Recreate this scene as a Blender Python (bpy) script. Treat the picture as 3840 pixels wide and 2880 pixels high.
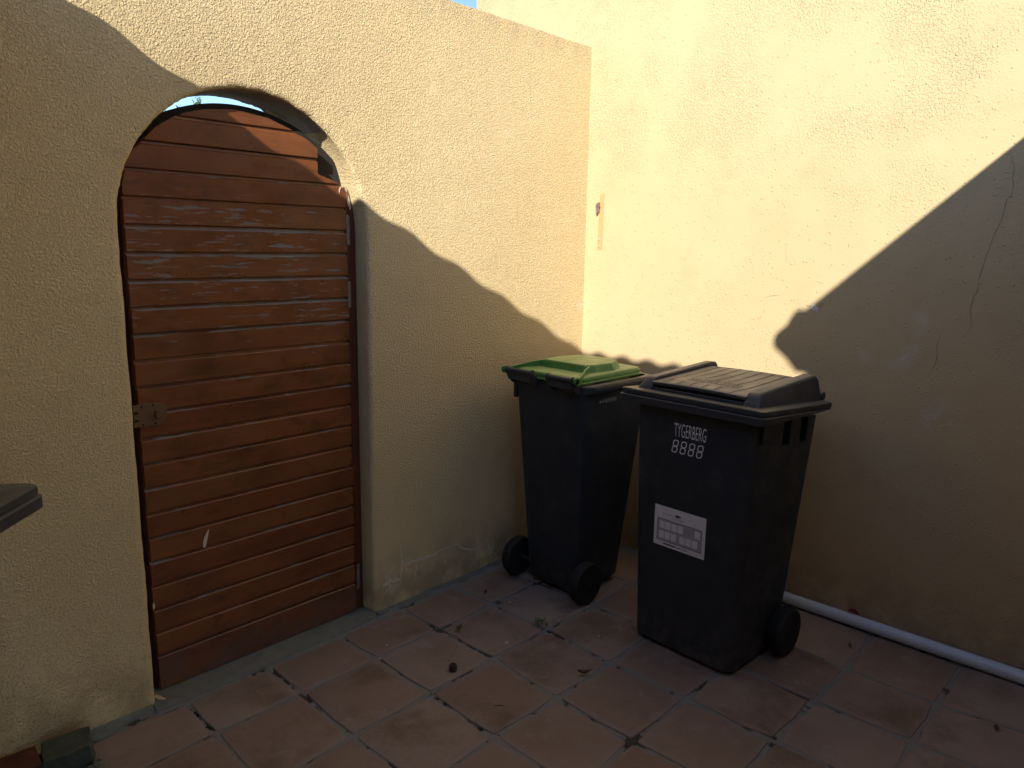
import bpy, bmesh, math, random
from mathutils import Vector, Matrix
import numpy as np
random.seed(7); rng = np.random.default_rng(7)
for o in list(bpy.data.objects): bpy.data.objects.remove(o)
SC = bpy.context.scene
COL = SC.collection
rad = math.radians

# ------------------------------------------------------------------ camera
cd = bpy.data.cameras.new('camera'); cam = bpy.data.objects.new('camera', cd); COL.objects.link(cam)
CP = Vector((-3.0257, -2.3347, 1.4935))
MR = Matrix(((0.68419, -0.72914, 0.01565), (-0.1222, -0.13576, -0.98318), (0.71899, 0.67077, -0.18199)))
rows = [MR[0], -MR[1], -MR[2]]
m4 = Matrix.Identity(4)
for c in range(3):
    for r in range(3): m4[r][c] = rows[c][r]
    m4[c][3] = CP[c]
cam.matrix_world = m4
cd.sensor_width = 36; cd.lens = 2789.8 / 3840 * 36; cd.clip_start = 0.05; cd.clip_end = 500
SC.camera = cam

# ------------------------------------------------------------------ light
SUN_T = Vector((1, 0.545, -0.5)).normalized()          # the way the sunlight travels
el = math.asin(-SUN_T.z); rot = math.atan2(-SUN_T.x, -SUN_T.y)
w = bpy.data.worlds.new('World'); SC.world = w; w.use_nodes = True
nt = w.node_tree; nt.nodes.clear()
sky = nt.nodes.new('ShaderNodeTexSky'); sky.sky_type = 'NISHITA'; sky.sun_disc = False
sky.sun_elevation = el; sky.sun_rotation = rot; sky.air_density = 0.82; sky.dust_density = 0.05; sky.ozone_density = 3.0
bg = nt.nodes.new('ShaderNodeBackground'); bg.inputs[1].default_value = 0.15
wo = nt.nodes.new('ShaderNodeOutputWorld')
nt.links.new(sky.outputs[0], bg.inputs[0]); nt.links.new(bg.outputs[0], wo.inputs[0])
ld = bpy.data.lights.new('sun', 'SUN'); ld.energy = 4.3; ld.angle = rad(0.6); ld.color = (1.0, 0.965, 0.87)
sun = bpy.data.objects.new('sun', ld); COL.objects.link(sun)
sun.rotation_euler = SUN_T.to_track_quat('-Z', 'Y').to_euler()
SC.view_settings.view_transform = 'Standard'; SC.view_settings.look = 'None'
SC.view_settings.exposure = 0.70; SC.view_settings.gamma = 1; SC.view_settings.use_curve_mapping = False
SC.render.engine = 'CYCLES'
SC.cycles.max_bounces = 10; SC.cycles.diffuse_bounces = 6
try: SC.cycles.use_denoising = True
except Exception: pass

# ------------------------------------------------------------------ helpers
def tag(o, label=None, cat=None, group=None, kind=None):
    if label: o['label'] = label
    if cat: o['category'] = cat
    if group: o['group'] = group
    if kind: o['kind'] = kind
    return o
def empty(name, loc=(0, 0, 0), rz=0):
    o = bpy.data.objects.new(name, None); COL.objects.link(o)
    o.location = loc; o.rotation_euler = (0, 0, rz); o.empty_display_size = .05
    return o
def smooth(me, ang=35):
    me.polygons.foreach_set('use_smooth', [True] * len(me.polygons))
    try: me.set_sharp_from_angle(angle=rad(ang))
    except Exception: pass
class MB:
    """collects shapes; build() links them as one mesh object"""
    def __init__(s): s.v = []; s.f = []
    def add(s, vs, fs):
        b = len(s.v); s.v += [tuple(p) for p in vs]; s.f += [tuple(i + b for i in f) for f in fs]; return s
    def box(s, x0, x1, y0, y1, z0, z1):
        v = [(x, y, z) for z in (z0, z1) for y in (y0, y1) for x in (x0, x1)]
        return s.add(v, [(0, 2, 3, 1), (4, 5, 7, 6), (0, 1, 5, 4), (2, 6, 7, 3), (0, 4, 6, 2), (1, 3, 7, 5)])
    def rings(s, rs, cap0=True, cap1=True):
        n = len(rs[0]); v = [p for r in rs for p in r]; f = []
        for k in range(len(rs) - 1):
            for i in range(n):
                j = (i + 1) % n
                f.append((k * n + i, k * n + j, (k + 1) * n + j, (k + 1) * n + i))
        if cap0: f.append(tuple(range(n))[::-1])
        if cap1: f.append(tuple((len(rs) - 1) * n + i for i in range(n)))
        return s.add(v, f)
    def prism(s, poly, a, b, axis):
        """poly of 2D points extruded along axis from a to b"""
        def P(p, t):
            return (t, p[0], p[1]) if axis == 0 else (p[0], t, p[1]) if axis == 1 else (p[0], p[1], t)
        return s.rings([[P(p, a) for p in poly], [P(p, b) for p in poly]])
    def tube(s, pts, r, n=10):
        pts = [Vector(p) for p in pts]; rs = []
        rr = r if isinstance(r, (list, tuple)) else [r] * len(pts)
        for k, p in enumerate(pts):
            d = (pts[min(k + 1, len(pts) - 1)] - pts[max(k - 1, 0)]).normalized()
            u = d.cross(Vector((0, 0, 1)))
            if u.length < 1e-3: u = d.cross(Vector((0, 1, 0)))
            u.normalize(); w_ = d.cross(u)
            rs.append([p + (u * math.cos(2 * math.pi * i / n) + w_ * math.sin(2 * math.pi * i / n)) * rr[k] for i in range(n)])
        return s.rings(rs)
    def lathe(s, prof, c, axis=(0, 1, 0), n=28):
        """prof = [(t along axis, radius)]"""
        a = Vector(axis).normalized(); u = a.orthogonal().normalized(); w_ = a.cross(u); c = Vector(c)
        return s.rings([[c + a * t + (u * math.cos(2 * math.pi * i / n) + w_ * math.sin(2 * math.pi * i / n)) * r for i in range(n)] for t, r in prof])
    def build(s, name, mat, parent=None, off=None, sm=True, bevel=0, seg=2, ang=35):
        me = bpy.data.meshes.new(name)
        vs = s.v if off is None else [(p[0] - off[0], p[1] - off[1], p[2] - off[2]) for p in s.v]
        me.from_pydata(vs, [], s.f); me.update()
        bm = bmesh.new(); bm.from_mesh(me); bmesh.ops.recalc_face_normals(bm, faces=bm.faces); bm.to_mesh(me); bm.free()
        if mat: me.materials.append(mat)
        o = bpy.data.objects.new(name, me); COL.objects.link(o)
        if sm: smooth(me, ang)
        if bevel:
            b = o.modifiers.new('bevel', 'BEVEL'); b.width = bevel; b.segments = seg; b.limit_method = 'ANGLE'; b.angle_limit = rad(30)
        if parent: o.parent = parent
        return o
def rrect(x0, x1, y0, y1, r, z, n=5):
    if not isinstance(r, (list, tuple)): r = (r,) * 4
    out = []
    for (cx, cy, a0, rr) in ((x1 - r[0], y1 - r[0], 0, r[0]), (x0 + r[1], y1 - r[1], 90, r[1]), (x0 + r[2], y0 + r[2], 180, r[2]), (x1 - r[3], y0 + r[3], 270, r[3])):
        for k in range(n):
            a = rad(a0 + 90 * k / (n - 1)); out.append((cx + rr * math.cos(a), cy + rr * math.sin(a), z))
    return out
def zmap(ring, fn): return [(x, y, fn(x, y, z)) for x, y, z in ring]

# ------------------------------------------------------------------ materials
class NT:
    def __init__(s, name):
        s.m = bpy.data.materials.new(name); s.m.use_nodes = True; s.t = s.m.node_tree; s.n = s.t.nodes; s.n.clear()
        s.out = s.n.new('ShaderNodeOutputMaterial'); s.b = s.n.new('ShaderNodeBsdfPrincipled'); s.t.links.new(s.b.outputs[0], s.out.inputs[0])
        s.tc = s.n.new('ShaderNodeTexCoord'); s.obj = s.tc.outputs['Object']; s.gen = s.tc.outputs['Generated']
    def L(s, a, b): s.t.links.new(a, b)
    def setv(s, sock, v):
        if hasattr(v, 'is_output') or isinstance(v, bpy.types.NodeSocket): s.L(v, sock)
        else:
            if isinstance(v, (tuple, list)) and len(v) == 3 and sock.type == 'RGBA': v = (*v, 1)
            sock.default_value = v
    def P(s, **k):
        for a, v in k.items(): s.setv(s.b.inputs[{'col': 'Base Color', 'rough': 'Roughness', 'metal': 'Metallic', 'normal': 'Normal', 'spec': 'Specular IOR Level', 'coat': 'Coat Weight', 'coatr': 'Coat Roughness', 'sheen': 'Sheen Weight', 'trans': 'Transmission Weight', 'sss': 'Subsurface Weight'}[a]], v)
        return s.m
    def noise(s, scale, vec=None, detail=3, rough=.55, dist=0, dim='3D'):
        n = s.n.new('ShaderNodeTexNoise'); n.noise_dimensions = dim
        s.L(vec if vec is not None else s.obj, n.inputs['Vector'])
        for k, v in (('Scale', scale), ('Detail', detail), ('Roughness', rough), ('Distortion', dist)): n.inputs[k].default_value = v
        return n.outputs['Fac']
    def voro(s, scale, vec=None, feat='F1', rand=1):
        n = s.n.new('ShaderNodeTexVoronoi'); n.feature = feat; s.L(vec if vec is not None else s.obj, n.inputs['Vector'])
        n.inputs['Scale'].default_value = scale; n.inputs['Randomness'].default_value = rand
        return n.outputs['Distance']
    def map(s, scale=(1, 1, 1), loc=(0, 0, 0), vec=None):
        n = s.n.new('ShaderNodeMapping'); s.L(vec if vec is not None else s.obj, n.inputs['Vector'])
        n.inputs['Scale'].default_value = scale; s.setv(n.inputs['Location'], loc); return n.outputs[0]
    def step(s, v, a, b, x=0, y=1):
        n = s.n.new('ShaderNodeMapRange'); n.interpolation_type = 'SMOOTHSTEP'
        for k, q in (('Value', v), ('From Min', a), ('From Max', b), ('To Min', x), ('To Max', y)): s.setv(n.inputs[k], q)
        return n.outputs[0]
    def math(s, op, a, b=0.0):
        n = s.n.new('ShaderNodeMath'); n.operation = op; s.setv(n.inputs[0], a); s.setv(n.inputs[1], b); return n.outputs[0]
    def mix(s, f, a, b, mode='MIX'):
        n = s.n.new('ShaderNodeMix'); n.data_type = 'RGBA'; n.blend_type = mode
        s.setv(n.inputs['Factor'], f); s.setv(n.inputs['A'], a) if False else None
        A = [i for i in n.inputs if i.name == 'A' and i.type == 'RGBA'][0]; B = [i for i in n.inputs if i.name == 'B' and i.type == 'RGBA'][0]
        F = [i for i in n.inputs if i.name == 'Factor' and i.type == 'VALUE'][0]
        s.setv(F, f); s.setv(A, a); s.setv(B, b)
        return [q for q in n.outputs if q.type == 'RGBA'][0]
    def bump(s, h, dist, strength=1, prev=None):
        n = s.n.new('ShaderNodeBump'); n.inputs['Distance'].default_value = dist; n.inputs['Strength'].default_value = strength
        s.L(h, n.inputs['Height'])
        if prev is not None: s.L(prev, n.inputs['Normal'])
        return n.outputs[0]
    def sep(s, vec=None):
        n = s.n.new('ShaderNodeSeparateXYZ'); s.L(vec if vec is not None else s.obj, n.inputs[0]); return n.outputs
    def rnd(s):
        n = s.n.new('ShaderNodeObjectInfo'); return n.outputs['Random']
    def near(s, p, r, vec=None):
        n = s.n.new('ShaderNodeVectorMath'); n.operation = 'DISTANCE'; s.L(vec if vec is not None else s.obj, n.inputs[0]); n.inputs[1].default_value = p
        return s.step(n.outputs['Value'], r, r * .25)

def plain(name, col, rough=.6, metal=0, bump=None, var=.15, spec=.5):
    t = NT(name); n = t.noise(25, detail=4)
    c = t.mix(n, tuple(q * (1 - var) for q in col), tuple(min(1, q * (1 + var)) for q in col))
    k = dict(col=c, rough=rough, metal=metal, spec=spec)
    if bump: k['normal'] = t.bump(t.noise(bump[0], detail=4), bump[1])
    return t.P(**k)

def plaster(name, base, dark, heavy=True):
    t = NT(name); X, Y, Z = t.sep()
    big = t.noise(1.3, detail=4, rough=.6); mid = t.noise(6, detail=5, rough=.6); fine = t.noise(90, detail=3)
    c = t.mix(t.step(big, .35, .7), base, dark)
    c = t.mix(t.math('MULTIPLY', t.step(mid, .5, .75), .35), c, tuple(q * .86 for q in dark))
    c = t.mix(t.math('MULTIPLY', t.step(fine, .35, .7), .10), c, tuple(min(1, q * 1.1) for q in base))
    # grime near the ground
    g = t.math('MULTIPLY', t.step(Z, .34, .0), t.step(t.noise(9, detail=5, rough=.65), .30, .62))
    c = t.mix(t.math('MULTIPLY', g, .60), c, (.27, .19, .12))
    if heavy:
        for p, r in (((-.02, 0, 1.205), .05), ((-1.24, 0, .11), .07), ((-1.15, 0, .17), .04), ((-.66, 0, .08), .05)):
            m = t.math('MULTIPLY', t.near(p, r), t.step(t.noise(70, detail=3), .42, .6))
            c = t.mix(t.math('MULTIPLY', m, .6), c, (.78, .73, .64))
    else:
        for p, r in (((0, -1.553, 1.24), .07), ((0, -1.50, 1.07), .06), ((0, -1.545, 1.12), .05), ((0, -1.388, 1.107), .05), ((0, -1.66, .9), .09)):
            m = t.math('MULTIPLY', t.near(p, r), t.step(t.noise(14, detail=3), .35, .65))
            c = t.mix(t.math('MULTIPLY', m, .30), c, (.68, .65, .60))
    tp = t.math('MULTIPLY', t.step(Z, 2.30, 2.44), t.step(t.noise(1, t.map((14, 14, 2.5)), detail=4), .35, .65)) if heavy else 0.0
    c = t.mix(t.math('MULTIPLY', tp, .28), c, (.38, .33, .25))
    # thrown-on finish: flattened worm-like ridges
    if heavy:
        mask = t.math('MULTIPLY', t.step(t.noise(2.6, detail=4, rough=.65), .27, .42, .25, 1), t.step(Z, .02, .62, .38, 1))
        th = t.math('MULTIPLY', t.math('SUBTRACT', 1.0, mask), .16)
        n1 = t.math('SUBTRACT', t.noise(185, detail=1.5, rough=.5, dist=.7), th); n2 = t.math('SUBTRACT', t.noise(118, detail=2, rough=.5, dist=.5), th)
        w1 = t.step(n1, .44, .60); w2 = t.step(n2, .43, .66)
        h = t.math('ADD', t.math('MULTIPLY', w1, .65), t.math('MULTIPLY', w2, .5))
        nrm = t.bump(h, .0037, 1)
        nrm = t.bump(t.noise(260, detail=2), .0009, 1, nrm)
    else:
        w1 = t.step(t.noise(125, detail=1.5, rough=.5, dist=.5), .50, .64)
        nub = t.step(t.voro(60), .30, .12)
        nub = t.math('MULTIPLY', nub, t.step(t.noise(30, detail=1), .48, .6))
        mask = t.step(t.noise(1.7, detail=4, rough=.6), .42, .62, .08, 1)
        top = t.step(Z, 1.2, 2.3, .45, 1.1)
        h = t.math('ADD', t.math('MULTIPLY', t.math('MULTIPLY', w1, mask), top), t.math('MULTIPLY', nub, .9))
        nrm = t.bump(h, .0019, 1)
        nrm = t.bump(t.noise(5, detail=3), .006, .5, nrm)
        nrm = t.bump(t.noise(220, detail=2), .0004, 1, nrm)
    return t.P(col=c, rough=.92, normal=nrm, spec=.15)
M_W1 = plaster('ochre stucco', (.785, .612, .345), (.755, .576, .316), True)
M_W2 = plaster('cream plaster', (.592, .455, .262), (.566, .428, .240), False)

def wood():
    t = NT('varnished hardwood'); r = t.rnd()
    off = t.n.new('ShaderNodeCombineXYZ'); t.L(t.math('MULTIPLY', r, 37.0), off.inputs[0]); t.L(t.math('MULTIPLY', r, 11.0), off.inputs[2])
    st = t.map((3.2, 8, 42), off.outputs[0]); pat = t.map((8, 8, 70), off.outputs[0]); fine = t.map((14, 40, 170), off.outputs[0])
    g = t.noise(1, st, detail=4, rough=.6, dist=.4); gf = t.noise(1, fine, detail=3)
    c = t.mix(g, (.150, .043, .0145), (.260, .092, .030))
    c = t.mix(t.math('MULTIPLY', t.step(r, .45, .95), .4), c, (.150, .034, .015))
    c = t.mix(t.math('MULTIPLY', t.step(r, .40, .05), .28), c, (.185, .080, .030))
    fig = t.noise(1, t.map((9, 8, 16), off.outputs[0]), detail=4, rough=.6, dist=1.2)
    c = t.mix(t.math('MULTIPLY', t.step(fig, .5, .72), .5), c, (.060, .022, .010))
    c = t.mix(t.math('MULTIPLY', t.step(t.noise(1, t.map((4, 4, 9), off.outputs[0]), detail=3), .42, .75), .55), c, (.065, .024, .010))
    c = t.mix(t.math('MULTIPLY', t.step(gf, .5, .8), .25), c, (.30, .11, .04))
    X, Y, Z = t.sep()
    # flaking varnish: worst in the band below the arch, some everywhere
    band = t.math('MULTIPLY', t.step(Z, 1.12, 1.22), t.step(Z, 1.70, 1.58))
    thr = t.step(band, 0, 1, .668, .572)
    top = t.step(Z, 1.74, 1.80); thr = t.math('ADD', thr, t.math('MULTIPLY', top, .10))
    gz = t.sep(t.gen)[2]
    edge = t.math('MULTIPLY', t.step(gz, .81, .845), t.step(gz, .925, .90)); thr = t.math('SUBTRACT', thr, t.math('MULTIPLY', edge, .115))
    pn = t.math('ADD', t.math('MULTIPLY', t.noise(1, pat, detail=6, rough=.66, dist=.3), .75), t.math('MULTIPLY', t.noise(2.3, detail=2), .25))
    df = t.math('SUBTRACT', pn, thr)
    peel = t.step(df, .0, .012); rim = t.math('MULTIPLY', t.step(df, -.008, .0), t.step(df, .016, .004))
    grey = t.mix(gf, (.150, .125, .115), (.265, .230, .215))
    c = t.mix(t.math('MULTIPLY', peel, .9), c, grey); c = t.mix(t.math('MULTIPLY', rim, .4), c, (.40, .31, .26))
    # dusty foot of the gate
    foot = t.math('MULTIPLY', t.step(Z, .20, .02), t.step(t.noise(16, detail=5), .30, .62))
    c = t.mix(t.math('MULTIPLY', foot, .65), c, (.125, .085, .072))
    rough = t.math('ADD', t.step(t.noise(9, detail=3), .3, .7, .27, .42), t.math('MULTIPLY', peel, .4))
    nrm = t.bump(t.math('ADD', t.math('MULTIPLY', peel, -.6), t.math('MULTIPLY', g, .35)), .0008, 1)
    return t.P(col=c, rough=rough, normal=nrm, spec=.5)
M_WOOD = wood()
M_WDARK = plain('dark stained frame wood', (.040, .014, .009), .9, spec=.1, bump=(40, .0006), var=.3)
M_WSTILE = plain('red brown stile wood', (.105, .028, .014), .42, bump=(60, .0005), var=.35)
M_GAPWOOD = plain('weathered back frame', (.022, .018, .016), .8, var=.3)
M_BRONZE = plain('bronze painted lock', (.150, .072, .030), .5, bump=(90, .0004), var=.12)
M_HOLE = plain('dark hole', (.01, .006, .004), .9)
M_STEEL = plain('dull hinge steel', (.30, .25, .23), .45, .6, var=.25)
M_CREAM = plain('bare pale wood', (.62, .47, .36), .7, var=.1)
def plastic(name, col, rough=.5, dust_light=(.20, .17, .14), amt=.35, scale=7, up=0):
    t = NT(name)
    c = t.mix(t.noise(3, detail=4), tuple(q * .85 for q in col), tuple(q * 1.2 for q in col))
    d = t.step(t.noise(scale, detail=6, rough=.7), .50, .80)
    scr = t.step(t.noise(1, t.map((60, 60, 5)), detail=4, rough=.7), .60, .78)
    c = t.mix(t.math('MULTIPLY', d, amt), c, dust_light); c = t.mix(t.math('MULTIPLY', scr, amt * .35), c, dust_light)
    bz = t.math('MULTIPLY', t.step(t.sep()[2], .22, .03), t.step(t.noise(22, detail=5, rough=.7), .42, .68))
    c = t.mix(t.math('MULTIPLY', bz, .45), c, (.14, .125, .11))
    if up:
        ge = t.n.new('ShaderNodeNewGeometry'); nz = t.sep(ge.outputs['Normal'])[2]
        f = t.math('MULTIPLY', t.step(nz, .72, .985), t.step(t.noise(1, t.map((3, 9, 3)), detail=5, rough=.65), .22, .62, .45, 1))
        c = t.mix(t.math('MULTIPLY', f, up), c, dust_light)  # upward faces paler: settled dust plus bounce light painted in
    n = t.bump(t.noise(320, detail=2), .0003, .6); n = t.bump(t.noise(4, detail=2), .006, .35, n)
    return t.P(col=c, rough=t.step(t.noise(11, detail=4), .3, .7, rough - .08, rough + .14), normal=n, spec=.45)
M_BIN = plastic('charcoal bin plastic', (.0245, .0305, .042), .50, dust_light=(.17, .165, .16), amt=.22)
M_RIM = plastic('charcoal rim plastic', (.036, .039, .046), .48, amt=.18, up=.45)
M_LID = plastic('sun faded grey lid', (.056, .056, .058), .55, dust_light=(.34, .29, .225), amt=.20, scale=5, up=.9)
M_GREEN = plastic('green lid plastic', (.055, .185, .035), .42, dust_light=(.42, .48, .19), amt=.16, scale=6, up=.62)
M_TYRE = plain('black rubber', (.012, .012, .013), .7, bump=(200, .0005))
M_PRINT = plain('white print', (.80, .79, .80), .7, var=.15)
M_SERIAL = plain('worn grey stamp', (.36, .36, .36), .7, var=.4)
M_EMB = plain('lid embossing', (.016, .014, .013), .7)
M_STK = plain('sticker paper', (.80, .79, .82), .6, var=.08)
M_STKG = plain('sticker grey panel', (.40, .39, .42), .6, var=.06)
M_STKD = plain('sticker dark print', (.055, .055, .065), .6)
M_PVC = plain('white pvc', (.66, .71, .78), .34, var=.06)
M_PVCLINE = plain('red scrap', (.26, .045, .035), .6)

def tile_mat():
    t = NT('terracotta'); r = t.rnd()
    c = t.mix(t.noise(5, detail=5, rough=.65), (.252, .182, .148), (.385, .300, .255))
    c = t.mix(t.math('MULTIPLY', r, .70), c, (.245, .152, .106))
    c = t.mix(t.math('MULTIPLY', t.step(t.noise(3.6, detail=5, rough=.65), .44, .66), t.step(t.math('FRACT', t.math('MULTIPLY', r, 7.3)), .25, .6, .25, .70)), c, (.150, .100, .064))
    c = t.mix(t.math('MULTIPLY', t.step(t.noise(8.5, detail=7, rough=.75), .52, .68), .60), c, (.345, .275, .245))
    g = t.sep(t.gen)
    ex = t.math('MINIMUM', t.math('MINIMUM', g[0], t.math('SUBTRACT', 1.0, g[0])), t.math('MINIMUM', g[1], t.math('SUBTRACT', 1.0, g[1])))
    ed = t.math('MULTIPLY', t.step(t.math('ADD', ex, t.math('MULTIPLY', t.math('SUBTRACT', t.noise(14, detail=4), .5), .16)), .11, .0), .62)
    c = t.mix(ed, c, (.285, .230, .205))
    sp = t.math('MULTIPLY', t.step(t.noise(120, detail=2), .66, .72), .5); c = t.mix(sp, c, (.16, .09, .06))
    n = t.bump(t.noise(60, detail=5, rough=.7), .0018, .9); n = t.bump(t.noise(9, detail=3), .006, .7, n)
    return t.P(col=c, rough=t.step(t.noise(6, detail=4), .3, .7, .62, .82), normal=n, spec=.28)
M_TILE = tile_mat()
def grout_mat():
    t = NT('cement grout'); X, Y, Z = t.sep()
    c = t.mix(t.noise(30, detail=5), (.185, .178, .168), (.28, .272, .258))
    dk = t.step(Z, -.0055, -.0092)
    c = t.mix(dk, c, (.075, .065, .050))
    c = t.mix(t.math('MULTIPLY', t.step(t.noise(3.5, detail=3), .52, .68), t.math('MULTIPLY', dk, .8)), c, (.035, .045, .010))
    return t.P(col=c, rough=.95, normal=t.bump(t.noise(160, detail=4), .0015, 1), spec=.15)
M_GROUT = grout_mat()
M_CEM = plain('mossy cement', (.180, .178, .150), .95, bump=(45, .004), var=.35, spec=.15)
M_SOIL = plain('dark soil', (.045, .033, .022), 1, bump=(60, .008), var=.5, spec=.1)
M_BRICKR = plain('red clay brick', (.105, .040, .026), .9, bump=(60, .002), var=.4, spec=.15)
M_BRICKG = plain('mossy concrete block', (.085, .092, .066), .95, bump=(70, .003), var=.5, spec=.15)
M_LEAFD = plain('dry brown leaf', (.085, .038, .020), .7, bump=(80, .0005), var=.4)
M_NUT = plain('dark brown cap', (.040, .022, .016), .6, var=.3)
M_FLAKE = plain('pale flake', (.50, .44, .36), .8, var=.15)
M_CRFL = plain('cream paint flake', (.58, .50, .33), .7, var=.08)
M_WEED = plain('green leaf', (.075, .165, .028), .6, var=.4)
M_BARK = plain('brown bark', (.10, .07, .045), .9, bump=(40, .004))
M_CRACK = plain('crack shadow gap', (.27, .205, .125), 1, var=.3, spec=0)
M_EFF = plain('lime bloom', (.78, .72, .60), 1, var=.15, spec=.05)
M_CHIP = plain('chipped undercoat', (.62, .61, .58), .9, var=.15)
M_STRIP = plain('ochre primer strip', (.56, .345, .165), .85, bump=(160, .0012), var=.12, spec=.2)
M_PEG = plain('grey weathered wood', (.215, .155, .13), .85, var=.25)
M_ROOFT = plain('roof tile', (.22, .12, .09), .85, var=.2)
M_SHEET = plain('fibre cement sheet', (.55, .52, .47), .9, var=.15)
M_GUT = plain('white gutter', (.70, .69, .66), .5, var=.05)
M_GROUND = plain('ground', (.16, .14, .11), 1, bump=(3, .02))

# ------------------------------------------------------------------ ground and walls
gd = MB().box(-60, 60, -60, 60, -.6, -.05).build('ground', M_GROUND, sm=False); tag(gd, kind='structure')

# gate wall with the arched opening, front face on y = 0
AX, AZ, AR, JL, JR = -1.765, 1.54, .435, -2.20, -1.33
WT = .22
def arch_pts(n=110):
    pts = [(JR, -.08)]
    for k in range(40): pts.append((JR, .0 + (AZ) * (k / 40)))
    for k in range(n + 1):
        a = math.pi * k / n; pts.append((AX + AR * math.cos(a), AZ + AR * math.sin(a)))
    for k in range(39, -1, -1): pts.append((JL, AZ * k / 40))
    pts.append((JL, -.08))
    return pts
def wall1():
    top = 2.437; xl = -4.75
    A = arch_pts()
    wob = [(.0022 * math.sin(i * .83) + .0016 * math.sin(i * 2.9 + 1) + random.uniform(-.0015, .0015)) if 0 < i < len(A) - 1 else 0 for i in range(len(A))]
    n = len(A); v = []; f = []
    def q(a, b, c, d): f.append((a, b, c, d))
    # sections: front face, rounded lip, reveal, back face
    lip = [(.018, 0.0), (.006, .004), (.0, .014), (.0, .075), (.0, .12), (.0, WT - .012), (.006, WT)]
    for ri, (grow0, y) in enumerate(lip):
        for i, (x, z) in enumerate(A):
            grow = grow0 + wob[i] * (1, 1, .4, .2, .2, .2, 1.2)[ri]
            if ri in (3, 4, 5) and z > AZ:      # undercut added at the hinge-side shoulder to keep its reveal in shade
                th_ = math.degrees(math.atan2(z - AZ, x - AX)); grow += .024 * max(0, 1 - ((th_ - 50) / 28) ** 2)
            nx, nz = (x - AX), max(z - AZ, 0); l = math.hypot(nx, nz) or 1
            v.append((x + nx / l * grow, y, z + (nz / l * grow if z > AZ else 0)))
    for k in range(len(lip) - 1):
        for i in range(n - 1): q(k * n + i, k * n + i + 1, (k + 1) * n + i + 1, (k + 1) * n + i)
    # outer border matched to arch points on both faces
    for side, (ring, y) in enumerate(((0, 0.0), (len(lip) - 1, WT))):
        b = len(v)
        for i, (x, z) in enumerate(A):
            if z <= AZ + 1e-6: v.append((0.0 if x > AX else xl, y, z))
            else:
                a = math.atan2(z - AZ, x - AX); c_, s_ = math.cos(a), math.sin(a)
                tx = (0 - AX) / c_ if c_ > 1e-6 else (xl - AX) / c_ if c_ < -1e-6 else 1e9
                tz = (top - AZ) / s_ if s_ > 1e-6 else 1e9
                t_ = min(tx, tz); v.append((AX + c_ * t_, y, AZ + s_ * t_))
        for i in range(n - 1): q(ring * n + i, ring * n + i + 1, b + i + 1, b + i)
        # corner fillers
        hi = [i for i in range(n - 1) if (abs(v[b + i][0]) < 1e-6 and v[b + i][2] < top - 1e-6) and abs(v[b + i + 1][2] - top) < 1e-6]
        lo = [i for i in range(n - 1) if abs(v[b + i][2] - top) < 1e-6 and abs(v[b + i + 1][0] - xl) < 1e-6 and v[b + i + 1][2] < top - 1e-6]
        v.append((0, y, top)); f.append((b + hi[0], b + hi[0] + 1, len(v) - 1))
        v.append((xl, y, top)); f.append((b + lo[0], b + lo[0] + 1, len(v) - 1))
    me = MB().add(v, f)
    me.add([(0, 0, top), (xl, 0, top), (xl, WT, top), (0, WT, top)], [(0, 1, 2, 3)])
    me.add([(xl, 0, -.08), (xl, 0, top), (xl, WT, top), (xl, WT, -.08)], [(0, 1, 2, 3)])
    return me
W1 = wall1().build('gate_wall', M_W1, ang=50)
M_REV = plain('shade grey soffit', (.36, .295, .245), .95, bump=(140, .0012), var=.2, spec=.1); W1.data.materials.append(M_REV)  # darker grey paints the shade under the top of the arch
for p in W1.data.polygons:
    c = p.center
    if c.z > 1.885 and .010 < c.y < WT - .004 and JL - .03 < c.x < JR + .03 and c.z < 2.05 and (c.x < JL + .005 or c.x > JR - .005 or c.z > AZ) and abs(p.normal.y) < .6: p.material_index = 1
tag(W1, 'ochre roughcast garden wall with an arched gateway, grey cracks low down', 'wall')
W2 = MB().box(0, .25, -6, .795, -.08, 4.6).build('house_wall', M_W2, sm=False)
tag(W2, 'tall smooth cream wall in full sun behind the charcoal bin', 'wall')

# hairline cracks and chips standing a hair proud of the plaster
def strip_mark(pts, wd, face, t=.0012, jit=.35):
    m = MB(); P = [Vector(p) for p in pts]
    # refine with jitter
    Q = []
    for a, b in zip(P[:-1], P[1:]):
        k = max(2, int((b - a).length / .012))
        for i in range(k):
            p = a.lerp(b, i / k); p += Vector((random.uniform(-1, 1), random.uniform(-1, 1))) * wd * jit; Q.append(p)
    Q.append(P[-1]); n = len(Q); vs = []
    for i, p in enumerate(Q):
        d = (Q[min(i + 1, n - 1)] - Q[max(i - 1, 0)]).normalized(); nn = Vector((-d.y, d.x))
        ww = wd * (.45 + .75 * random.random()) * min(1, .3 + 2.5 * min(i, n - 1 - i) / n)
        for e in (1, -1):
            s_ = p + nn * ww * .5 * e
            vs.append((-t, s_.x, s_.y) if face == 0 else (s_.x, -t, s_.y))
    fs = [(2 * i, 2 * i + 1, 2 * i + 3, 2 * i + 2) for i in range(n - 1)]
    return m.add(vs, fs)
crA = [(-1.779, 1.83), (-1.781, 1.806), (-1.789, 1.795), (-1.794, 1.775), (-1.791, 1.743), (-1.798, 1.722), (-1.795, 1.691), (-1.784, 1.675), (-1.781, 1.651), (-1.776, 1.603), (-1.762, 1.569), (-1.751, 1.513), (-1.74, 1.459), (-1.731, 1.403), (-1.732, 1.362), (-1.722, 1.348), (-1.718, 1.297), (-1.726, 1.258), (-1.724, 1.229), (-1.704, 1.199)]
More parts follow.
